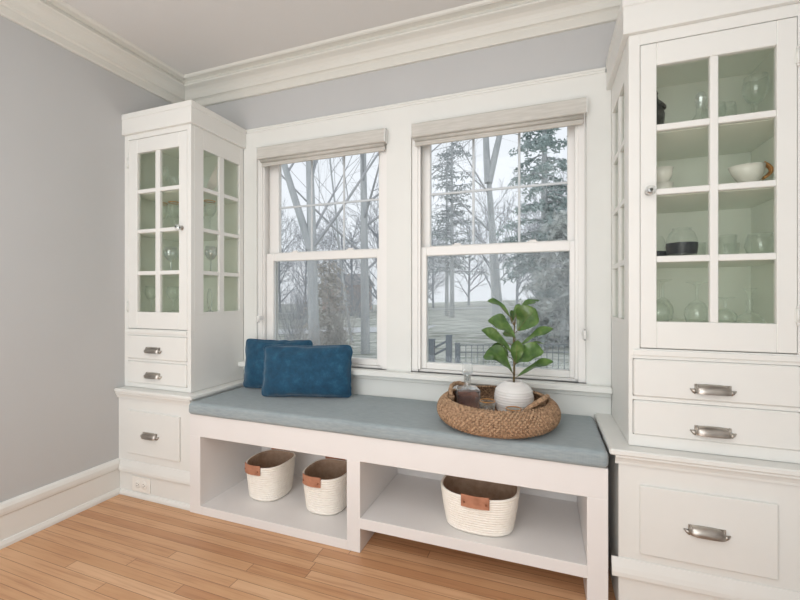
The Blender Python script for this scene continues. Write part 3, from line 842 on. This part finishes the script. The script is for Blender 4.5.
# right cabinet, top shelf
t = thing('lidded_flagon', 'dark pewter lidded flagon on the top shelf by the door stile', 'jug', (2.432, -.2, SH[4]))
obj('body', MB().lathe([(0,SH[4]),(.028,SH[4]),(.030,SH[4]+.006),(.024,SH[4]+.03),(.027,SH[4]+.07),(.029,SH[4]+.095),(.021,SH[4]+.118),(.017,SH[4]+.124),(0,SH[4]+.124)], (2.432,-.2), 8, smooth=False), M['tin'], t)
obj('lid', MB().lathe([(.032,SH[4]+.112),(.032,SH[4]+.118),(.022,SH[4]+.132),(.009,SH[4]+.146),(.006,SH[4]+.16),(.008,SH[4]+.167),(.004,SH[4]+.178),(0,SH[4]+.18)], (2.432,-.2), 16), M['tin'], t)
x, y, z = 2.565, -.2, SH[4]
t = thing('glass_decanter', 'clear stoppered decanter on the top shelf of the stemware cabinet', 'decanter', (x, y, z))
obj('bottle', MB().lathe([(0,z+.0003),(.045,z+.0003),(.050,z+.006),(.046,z+.03),(.026,z+.06),(.013,z+.078),(.012,z+.105),(.018,z+.11)], (x, y), 24), M['ware'], t)
obj('stopper', MB().lathe([(.011,z+.100),(.013,z+.112),(.018,z+.128),(.012,z+.146),(0,z+.15)], (x, y), 12, smooth=False), M['crystal'], t)
goblet('wine_glass', 'short balloon wine glass just past the muntin on the top shelf', 2.615, -.16, SH[4], .115, .036)
goblet('wine_glass', 'wine glass set back in the middle of the top shelf', 2.668, -.10, SH[4], .135, .034)
goblet('wine_glass', 'tall wine glass at the hinge side of the top shelf', 2.728, -.17, SH[4], .188, .036, bowl=.5)
# second shelf
def cup(name, label, x, y, z, r, h, hand, tilt=0, group=None):
    t = thing(name, label, 'cup', (x, y, z), group)
    R = Matrix.Translation((x, y, z+.0004)) @ Matrix.Rotation(tilt, 4, 'Y')
    b = MB().lathe([(0,0),(r*.55,0),(r*.58,.004),(r*.85,h*.45),(r,h),(r-.002,h),(r*.82,h*.45),(0,.006)], seg=24)
    for v in b.v: v[:] = R @ v
    obj('cup_bowl', b, M['porcelain'], t)
    d = Vector((math.cos(hand), math.sin(hand), 0)); hm = MB().tube([R @ (d*(r*.8+.020*math.sin(PI*i/10)) + Vector((0,0,h*.95-h*.75*i/10))) for i in range(11)], .0052, 8)
    obj('cup_handle', hm, M['gold'], t); return t
cup('teacup', 'white teacup with gold handle, lower of two stacked cups', 2.452, -.2, SH[3], .034, .052, PI-.2)
cup('teacup', 'white teacup with gold handle, stacked on top of another cup', 2.452, -.2, SH[3]+.0528, .034, .052, PI-.2)
x, y, z = 2.535, -.16, SH[3]
tag(obj('porcelain_bowl', MB().lathe([(0,z+.0003),(.022,z+.0003),(.024,z+.004),(.044,z+.016),(.056,z+.03),(.0535,z+.03),(.042,z+.018),(0,z+.008)], (x, y), 32), M['porcelain']), 'shallow white bowl between the teacups and the creamer', 'bowl')
x, y, z = 2.690, -.2, SH[3]
tag(obj('saucer', MB().lathe([(0,z+.0003),(.028,z+.0003),(.030,z+.012),(.044,z+.026),(.0425,z+.028),(.026,z+.016),(0,z+.015)], (x, y), 32), M['porcelain']), 'white footed dish under the gold-handled creamer', 'dish')
t = thing('creamer', 'white creamer with gold handle resting on a white dish', 'jug', (2.700, -.2, z+.0285))
zz = z+.0187; b = MB()
prof = [(.0,0),(.018,0),(.020,.003),(.028,.012),(.034,.03),(.036,.046),(.034,.046),(.031,.03),(.0,.006)]
zz = z+.0285; b.lathe([(a*1.12, zz+c_*1.3) for a, c_ in prof], (2.700, -.2), 28)
for v in b.v:
    d = v.x-2.700
    if d < 0: v.x = 2.700 + d*(1+.45*(v.z-zz)/.0598); v.z += -.0*(d)
obj('jug_body', b, M['porcelain'], t)
hm = MB()
for yo in (-.005, .006): hm.tube([(2.735+.022*math.sin(PI*i/10), -.2+yo, zz+.067-.052*i/10) for i in range(11)], .0048, 8)
obj('jug_handle', hm, M['gold'], t)
# third shelf
x, y, z = 2.510, -.2, SH[2]
t = thing('carafe', 'round glass carafe with a charcoal band beside the door knob', 'carafe', (x, y, z))
obj('carafe_body', MB().lathe([(0,z+.0003),(.034,z+.0003),(.042,z+.012),(.046,z+.045),(.044,z+.07),(.036,z+.092),(.026,z+.102),(.028,z+.108),(.026,z+.108),(.024,z+.102)], (x, y), 32), M['ware'], t)
obj('charcoal_band', MB().lathe([(.0432,z+.018),(.0468,z+.045),(.0462,z+.056)], (x, y), 32), M['inkband'], t)
x, y = 2.440, -.14
t = thing('carafe', 'partly hidden glass carafe with dark band behind the round carafe', 'carafe', (x, y, z))
obj('carafe_body', MB().lathe([(0,z+.0003),(.036,z+.0003),(.042,z+.012),(.044,z+.04),(.034,z+.075),(.026,z+.09)], (x, y), 32), M['ware'], t)
obj('charcoal_band', MB().lathe([(.0372,z+.004),(.0428,z+.012),(.0446,z+.034)], (x, y), 32), M['inkband'], t)
tumbler('tumbler', 'small tumbler next to the round carafe with charcoal band', 2.578, -.13, SH[2], .024, .062, taper=.9)
tumbler('tumbler', 'straight tumbler on the third shelf by the middle muntin', 2.636, -.2, SH[2], .029, .076, taper=.96)
tumbler('tumbler', 'small tumbler set back between the straight and stemless glasses', 2.680, -.12, SH[2], .022, .058, taper=.9)
x, y, z = 2.728, -.2, SH[2]
tag(obj('stemless_glass', MB().lathe([(0,z+.0003),(.024,z+.0003),(.034,z+.014),(.041,z+.036),(.037,z+.062),(.031,z+.078),(.0295,z+.078),(.0395,z+.036),(.032,z+.015),(0,z+.006)], (x, y), 32), M['ware']), 'bulbous stemless wine glass at the hinge side of the third shelf', 'glass')
# bottom shelf: stemware standing on its rims
goblet('wine_glass', 'upturned wine glass on the bottom shelf under the dark-banded carafe', 2.436, -.22, SH[1], .140, .034, flip=True)
goblet('wine_glass', 'upturned wine glass second from the knob side on the bottom shelf', 2.548, -.22, SH[1], .135, .036, flip=True)
goblet('wine_glass', 'upturned wine glass at the back of the bottom shelf', 2.480, -.09, SH[1], .150, .034, flip=True)
goblet('wine_glass', 'low upturned wine glass by the middle muntin, bottom shelf', 2.634, -.2, SH[1], .085, .032, flip=True)
x, y, z = 2.700, -.2, SH[1]
t = thing('candlestick', 'clear glass candlestick on a domed foot, bottom shelf by the hinge', 'candlestick', (x, y, z))
obj('domed_foot', MB().lathe([(0,z+.0003),(.038,z+.0003),(.038,z+.004),(.030,z+.022),(.012,z+.034),(0,z+.036)], (x, y), 28), M['ware'], t)
obj('shaft', MB().lathe([(.010,z+.034),(.006,z+.05),(.010,z+.066),(.006,z+.082),(.007,z+.098),(.018,z+.110),(.018,z+.114),(0,z+.114)], (x, y), 20), M['ware'], t)
# left cabinet
x, y, z = .392, -.175, SH[4]
t = thing('leaf_dish', 'fluted white glass leaf standing upright on the top shelf', 'ornament', (x, y, z))
lf = MB()
def lfn(u, v):
    q = -1+2*v; w_ = .032*math.sin(PI*min(1, .12+.88*u))**.7*(1 if u < 1 else 0)
    return (x+.02*u+.018*math.sin(3*u)+q*w_*.5, y-.012+.050*u+q*w_*.7, z+.012+.155*u+.004*math.cos(v*2*PI*4))
lf.sheet(lfn, 18, 16); obj('leaf', lf, M['porcelain'], t)
obj('stand', MB().lathe([(0,z+.0003),(.024,z+.0003),(.022,z+.005),(.006,z+.010),(.004,z+.03),(0,z+.03)], (x+.001, y-.011), 20), M['ware'], t)
goblet('wine_glass', 'plain wine glass on the top shelf, wall side of the muntin', .128, -.245, SH[4], .150, .030)
x, y = .12, -.12
tag(obj('scalloped_bowl', MB().sheet(lambda u, v: (x+(.018+.050*u+.004*u*math.cos(8*2*PI*v))*math.cos(2*PI*v), y+(.018+.050*u+.004*u*math.cos(8*2*PI*v))*math.sin(2*PI*v), z+.0008+.115*u**1.6), 14, 64, wrap=True), M['ware']), 'flared scalloped glass bowl on the top shelf beside the grey wall', 'bowl')
goblet('goblet', 'gold-rimmed goblet at the wall side of the second shelf', .075, -.20, SH[3], .170, .034, rim_='gold')
goblet('goblet', 'gold-rimmed goblet in the middle of the second shelf', .150, -.19, SH[3], .172, .034, rim_='gold')
goblet('goblet', 'gold-rimmed goblet set back at the second shelf, near the window', .235, -.10, SH[3], .172, .034, rim_='gold')
goblet('goblet', 'gold-rimmed goblet behind the side panes of the second shelf', .400, -.19, SH[3], .160, .032, rim_='gold')
goblet('goblet', 'cut crystal goblet on the third shelf, seen through the front panes', .112, -.18, SH[2], .145, .036, mat='crystal')
goblet('goblet', 'cut crystal goblet on the third shelf, seen through the side panes', .408, -.19, SH[2], .135, .030, mat='crystal')
goblet('wine_glass', 'wine glass on the bottom shelf, knob side, seen through front panes', .130, -.18, SH[1], .140, .034)
goblet('wine_glass', 'wine glass on the bottom shelf at the wall side', .062, -.26, SH[1], .140, .030)
x, y, z = .400, -.19, SH[1]
t = thing('bud_vase', 'slim twisted glass bud vase behind the lowest side panes', 'vase', (x, y, z))
obj('vase_foot', MB().lathe([(0,z+.0003),(.026,z+.0003),(.024,z+.005),(.007,z+.014),(0,z+.015)], (x, y), 20), M['crystal'], t)
b = MB()
for a0 in (0, PI): b.tube([(x+.013*math.cos(a0+2.2*u/10)*(.4+u/10), y+.013*math.sin(a0+2.2*u/10)*(.4+u/10), z+.012+.115*u/10) for u in range(11)], [.0042-.0002*u for u in range(11)], 8)
obj('twisted_stem', b, M['crystal'], t)

# ------------------------------------------------------------------ outdoors
def gz(x, y):
    yy = min(y, 22); z = -1.0 + .05*(yy-7) + .014*max(0, min(y, 60)-22) + .04*(max(-30, min(x, 10))+3)
    return z + .06*noise.noise(Vector((x*.15, y*.15, 0)))
gm = MB(); gm.sheet(lambda u, v: ((lambda x, y: (x, y, gz(x, y)))(-70+110*u, .35+75*v**1.5)), 70, 60)
g = struct('ground', gm, M['lawn'])
rd = MB(); rd.sheet(lambda u, v: ((lambda x, y: (x, y, gz(x, y)+.03))(-40+37*u, 15.0+.10*(-40+37*u+6)+2.2*v)), 40, 3)
o = struct('street', rd, M['road'])
rd = MB(); rd.sheet(lambda u, v: ((lambda x, y: (x, y, gz(x, y)+.03))(-40+60*u, 34+1.8*v)), 40, 3)
o = struct('far_street', rd, M['road'])

def limb(mb, rng, p, d, L, r, lvl, maxl, kids, gravity, seg, spread=.9, fol=None, tmin=.25, wob=.16, br=.34, rmin=.004):
    n = 7 if lvl == 0 else (5 if lvl == 1 else 3); pts = [Vector(p)]; dd = Vector(d).normalized(); rr = [r]
    for i in range(n):
        dd = (dd + Vector((rng.gauss(0, wob), rng.gauss(0, wob), rng.gauss(0, wob)+gravity[min(lvl, len(gravity)-1)])) * (1/n*2)).normalized()
        pts.append(pts[-1] + dd*(L/n)); rr.append(r*(1-.86*(i+1)/n) if lvl else r*(1-.62*(i+1)/n))
    mb[min(lvl, 1)].tube(pts, rr, max(3, seg-2*lvl), cap=False)
    if fol is not None and lvl >= 1: fol.append((pts, lvl))
    if lvl >= maxl: return
    for k in range(kids[lvl]):
        tpos = tmin + (1-tmin)*(k+rng.random())/kids[lvl]; i = min(n-1, int(tpos*n)); f = tpos*n-i
        q = pts[i].lerp(pts[i+1], f); ax = (pts[i+1]-pts[i]).normalized(); o = ax.orthogonal().normalized(); o.rotate(Matrix.Rotation(rng.random()*2*PI, 3, ax))
        nd = ax*math.cos(spread) + o*math.sin(spread)
        limb(mb, rng, q, nd, L*(.62-.25*tpos)*(.75+.5*rng.random()), max(rmin, rr[i]*br), lvl+1, maxl, kids, gravity, seg, spread*.85, fol, .2, wob*1.3, br*1.1, rmin)
def tree(name, label, cat, base, top, r, kids, maxl=3, seed=0, group=None, extra=(), mats=('bark', 'twig'), spread=.8, gravity=(0, .10, .12, .05), tmin=.3, wob=.07, bf=.34, rmin=.004):
    rng = random.Random(seed); B = Vector((base[0], base[1], gz(base[0], base[1])-.1)); T_ = Vector(top)
    t = thing(name, label, cat, B, group); tr, br = MB(), MB()
    limb((tr, br), rng, B, T_-B, (T_-B).length, r, 0, maxl, kids, gravity, 10, spread, None, tmin, wob, bf, rmin)
    for (a, b, r2) in extra:
        limb((tr, br), rng, Vector(a), Vector(b)-Vector(a), (Vector(b)-Vector(a)).length, r2, 0, maxl, kids, gravity, 8, spread, None, tmin, wob, bf, rmin)
    obj('trunk', tr, M[mats[0]], t, False); obj('branches', br, M[mats[1]], t, False)
    return t
tree('bare_tree', 'bare grey tree forking low, outside the window behind the pillows', 'tree', (-3.87, 7.72), (-4.22, 7.59, 8.2), .165, (8, 7, 5), 3, 4, extra=[((-3.99, 7.67, 2.3), (-5.62, 7.06, 7.8), .115)], wob=.04)
tree('bare_tree', 'straight bare grey tree close to the mullion between the windows', 'tree', (-3.42, 10.0), (-3.40, 10.01, 10.0),   .155, (14, 7, 5), 3, 11, tmin=.22, wob=.03, spread=.95)
tree('bare_tree', 'bare grey tree splitting into two stems above the potted plant', 'tree', (.10, 16.6), (-.34, 16.44, 6.4), .27, (4, 6, 4), 3, 21, extra=[((-.34, 16.44, 6.1), (-.62, 16.36, 11.5), .17), ((-.32, 16.46, 6.1), (.85, 16.8, 11.5), .17)], wob=.03, tmin=.5)
tree('bare_tree', 'slim leaning bare tree among twigs near the window centre', 'tree', (-5.2, 12.6), (-6.9, 12.4, 8.8), .06, (9, 6, 4), 3, 31, wob=.08)

def conifer(name, label, base, H, r, R, n, seed, mats, dens, droop, z0=.12, group=None, card=.20):
    rng = random.Random(seed); bz = gz(*base)-.1; t = thing(name, label, 'tree', (base[0], base[1], bz), group)
    tr = MB().tube([(base[0], base[1], bz+H*i/8) for i in range(9)], [r*(1-.85*i/8) for i in range(9)], 10)
    br, fo = MB(), MB()
    for k in range(n):
        f = z0 + (1-z0)*(k+rng.random())/n; a = rng.random()*2*PI; L = R*(1-f)**.7*(.7+.5*rng.random())+.25
        d = Vector((math.cos(a), math.sin(a), .12)); p = Vector((base[0], base[1], bz+H*f)); pts = [p]
        for i in range(5):
            dd = d + Vector((rng.gauss(0,.12), rng.gauss(0,.12), -droop*(i/4)+rng.gauss(0,.06))); pts.append(pts[-1]+dd.normalized()*L/5)
        br.tube(pts, [.022*L*(1-i/5.5)+.004 for i in range(6)], 4, cap=False)
        m = int(dens*L)
        for j in range(m):
            q = rng.random()**.75*5; i = min(4, int(q)); c = pts[i].lerp(pts[i+1], q-i) + Vector((rng.gauss(0,.10), rng.gauss(0,.10), rng.gauss(-.03,.06)))
            e1 = Vector((rng.gauss(0,1), rng.gauss(0,1), rng.gauss(-.5,.5))).normalized()*card*(.5+rng.random()); e2 = e1.orthogonal().normalized()*card*.26
            e2.rotate(Matrix.Rotation(rng.random()*PI, 3, e1.normalized()))
            n0 = len(fo.v); fo.v += [c-e2, c+e1*.5-e2*.4, c+e1, c+e1*.5+e2*.6, c+e2]; fo.face([n0, n0+1, n0+2, n0+3, n0+4])
    obj('trunk', tr, M[mats[0]], t, False); obj('boughs', br, M[mats[1]], t, False); obj('needles', fo, M[mats[2]], t, False)
    return t
conifer('evergreen_tree', 'dense drooping evergreen at the cabinet side of the plant window', (2.05, 13.0), 11.5, .17, 1.7, 120, 5, ('bark', 'twig', 'needle'), 62, .8, .06, None, .17)
conifer('evergreen_tree', 'shorter grey evergreen in front of the dense drooping one', (2.6, 11.3), 4.2, .10, 1.35, 60, 8, ('bark', 'twig', 'needlegrey'), 80, .5, .02)
conifer('evergreen_tree', 'thin open conifer at the mullion side of the plant window', (-3.18, 21.8), 13.5, .15, 2.1, 100, 15, ('bark', 'twig', 'needlelight'), 20, .3, .2, None, .20)
conifer('evergreen_tree', 'second thin conifer trunk beside the open conifer', (-3.9, 23.5), 11.0, .14, 1.6, 50, 17, ('bark', 'twig', 'needlelight'), 15, .3, .3, None, .20)
conifer('evergreen_tree', 'rounded brownish evergreen under the twigs behind the front pillow', (-3.95, 8.6), 3.1, .08, .55, 60, 25, ('barkbrown', 'twigwarm', 'needlewarm'), 60, .2, .02, None, .12)

def shrub(name, label, base, H, R, n, seed, mat, group=None, r=.010):
    rng = random.Random(seed); bz = gz(*base)-.02; B = Vector((base[0], base[1], bz)); br = MB(); dmy = MB()
    for k in range(n):
        a = rng.random()*2*PI; d = Vector((math.cos(a)*R/H*rng.random(), math.sin(a)*R/H*rng.random(), 1))
        limb((br, br), rng, B+Vector((rng.gauss(0,.12*R), rng.gauss(0,.12*R), 0)), d, H*(.6+.5*rng.random()), r, 0, 2, (5, 3), (0, .05, .05), 5, .5, None, .25, .12)
    t = thing(name, label, 'shrub', B, group); obj('twigs', br, M[mat], t, False); return t
shrub('bare_shrub', 'nearest bare twiggy shrub low outside the pillow window', (-3.15, 6.3), 1.15, .6, 34, 41, 'twigwarm')
shrub('bare_shrub', 'tall bare shrub beside the forking tree trunk', (-3.55, 8.4), 1.75, .7, 30, 43, 'twigwarm')
shrub('bare_shrub', 'dense bare shrub at the foot of the leaning tree', (-5.7, 9.4), 2.1, 1.1, 40, 47, 'twig')
proto = tree('distant_tree', 'distant bare tree in the grey woodland beyond the lawn', 'tree', (-14, 36), (-14, 36, 8.0), .13, (16, 7, 4), 3, 51, 'distant woodland trees', mats=('twigfar', 'twigfar'), bf=.55, rmin=.016, tmin=.12, spread=.75)
proto2 = tree('distant_tree', 'distant bare tree in the grey woodland beyond the lawn', 'tree', (-9, 39), (-9.4, 39, 7.0), .12, (18, 7, 4), 3, 57, 'distant woodland trees', mats=('twigfar', 'twigfar'), bf=.55, rmin=.016, tmin=.1, spread=.9)
rng = random.Random(3)
spots = [(-27,33),(-23.5,30),(-20.5,34),(-17.5,37),(-24,38),(-15.5,31),(-11.2,29.5),(-8.2,33.5),(-3,41),(-.4,37),(1.6,34),(3.6,38),(5.2,33.5),(6.5,41),(2.4,44),(-6,43),(-29,40),(-12.5,43),(4.2,26),(6.2,24.5)]
for i, (x, y) in enumerate(spots):
    p = (proto, proto2)[i % 2]; c = dup(p, (x, y, gz(x, y)-.1)); c.rotation_euler = (0, 0, rng.random()*6); s_ = .8+.45*rng.random(); c.scale = (s_, s_, s_)
sp = shrub('distant_shrub', 'distant grey shrub along the far edge of the lawn', (-8, 31), 2.4, 2.0, 26, 61, 'twigfar', 'distant grey shrubs', .016)
for i, (x, y) in enumerate([(-21,25),(-18,28),(-15,23.5),(-12,26),(-24.5,29),(-27,27),(3.2,22),(5.0,20.5),(6.6,22.5),(1.9,27),(4.4,30),(-13.5,31),(-9.8,23.0),(3.4,18),(5.4,17.5)]):
    c = dup(sp, (x, y, gz(x, y)-.02)); c.rotation_euler = (0, 0, rng.random()*6); s_ = .8+.5*rng.random(); c.scale = (s_*1.2, s_*1.2, s_)

# house behind the woodland
hx, hy = -19.6, 38.0; hz = gz(hx, hy)+1.0
t = thing('distant_house', 'small salmon brick house far behind the twigs', 'house', (hx, hy, hz))
obj('brick_wall', MB().box(hx-2.2, hx+2.2, hy, hy+4, hz-1.6, hz+1.9, .01), M['brick'], t)
obj('roof', MB().prism([(hy-.4, hz+1.9), (hy+4.4, hz+1.9), (hy+2, hz+3.3)], 'x', hx-2.5, hx+2.5), M['shingle'], t)
obj('garage_door', MB().box(hx-.4, hx+1.3, hy-.06, hy-.01, hz-.4, hz+.9, .01), M['sashwhite'], t)
# fence
for (x, y, zt, lb) in ((-.06, 5.9, .15, 'square slate fence post nearest the window mullion'), (.26, 6.02, .23, 'tallest square slate fence post outside the plant window'), (.42, 6.07, .07, 'short square slate post where the railing begins')):
    t = thing('fence_post', lb, 'fence post', (x, y, gz(x, y)-.05))
    s_ = .055 if zt > .1 else .04
    obj('shaft', MB().box(x-s_, x+s_, y-s_, y+s_, gz(x, y)-.05, zt-.02, .004), M['postmat'], t)
    obj('post_cap', MB().box(x-s_-.008, x+s_+.008, y-s_-.008, y+s_+.008, zt-.02, zt, .006), M['postmat'], t)
A = Vector((-.005, 5.92, 0)); B = Vector((.205, 6.0, 0))
t = thing('gate_rail', 'sloping slate rail between the two larger fence posts', 'rail', (.1, 5.96, -.4))
for za, zb in ((-.02, .1), (-.16, -.04), (-.6, -.55)):
    obj('slat', MB().tube([(A.x, A.y, za), (B.x, B.y, zb)], .022, 6), M['postmat'], t)
A = Vector((.47, 6.09)); B = Vector((3.3, 7.15)); L = (B-A).length; D = (B-A)/L
t = thing('iron_railing', 'grey iron picket railing across the foot of the lawn', 'railing', (A.x, A.y, -.9))
rl = MB()
for z in (.03, -.115, -.75): rl.tube([(A.x, A.y, z), (B.x, B.y, z)], .010, 6)
obj('rails', rl, M['ironmat'], t)
nb = int(L/.115)
for i in range(nb+1):
    p = A + D*(L*i/nb); obj('picket', MB().tube([(p.x, p.y, gz(p.x, p.y)-.02), (p.x, p.y, .028)], .008, 5), M['ironmat'], t)

# ------------------------------------------------------------------ light, world, camera
w = bpy.data.worlds.new('overcast'); scene.world = w; w.use_nodes = True
nt = w.node_tree; nt.nodes.clear(); wo = nt.nodes.new('ShaderNodeOutputWorld'); bg = nt.nodes.new('ShaderNodeBackground')
tc = nt.nodes.new('ShaderNodeTexCoord'); nz = nt.nodes.new('ShaderNodeTexNoise'); nz.inputs['Scale'].default_value = 2.5
rp = nt.nodes.new('ShaderNodeValToRGB'); rp.color_ramp.elements[0].position = .3; rp.color_ramp.elements[0].color = (.84, .86, .90, 1); rp.color_ramp.elements[1].position = .7; rp.color_ramp.elements[1].color = (.93, .94, .97, 1)
nt.links.new(tc.outputs['Generated'], nz.inputs['Vector']); nt.links.new(nz.outputs['Fac'], rp.inputs['Fac']); nt.links.new(rp.outputs['Color'], bg.inputs['Color'])
nt.links.new(bg.outputs[0], wo.inputs['Surface']); bg.inputs['Strength'].default_value = 1.13

def area(name, loc, rot, sx, sy, power, color=(1,1,1)):
    l = bpy.data.lights.new(name, 'AREA'); l.shape = 'RECTANGLE'; l.size = sx; l.size_y = sy; l.energy = power; l.color = color
    o = bpy.data.objects.new(name, l); COL.objects.link(o); o.location = loc; o.rotation_euler = rot; return o
area('rear_fill_light', (1.45, -4.2, 1.35), (PI/2, 0, 0), 2.4, 1.8, 44, (.945, .98, 1))  # added fill behind the camera; the rear wall has no window
area('overhead_fill_light', (1.4, -2.3, 2.2), (0, 0, 0), 1.6, 1.6, 18, (.955, .98, 1))  # unseen fill added overhead to brighten the room, no fixture
area('upward_fill_light', (1.4, -3.0, .12), (PI, 0, 0), 2.2, 1.8, 42, (.93, .97, 1))  # added lamp near the floor, facing up to lift the ceiling

cam = bpy.data.cameras.new('camera'); co = bpy.data.objects.new('camera', cam); COL.objects.link(co)
co.location = CAM; co.rotation_euler = (PI/2, 0, YAW); cam.sensor_width = 36; cam.sensor_fit = 'HORIZONTAL'
cam.lens = 36*FPX/800; cam.shift_y = -(300-YH)/800; cam.clip_start = .02; cam.clip_end = 400
scene.camera = co
scene.view_settings.view_transform = 'Standard'; scene.view_settings.look = 'None'; scene.view_settings.exposure = 0; scene.view_settings.gamma = 1
scene.cycles.max_bounces = 10; scene.cycles.diffuse_bounces = 6; scene.cycles.transparent_max_bounces = 24; scene.cycles.glossy_bounces = 4
scene.cycles.use_denoising = True
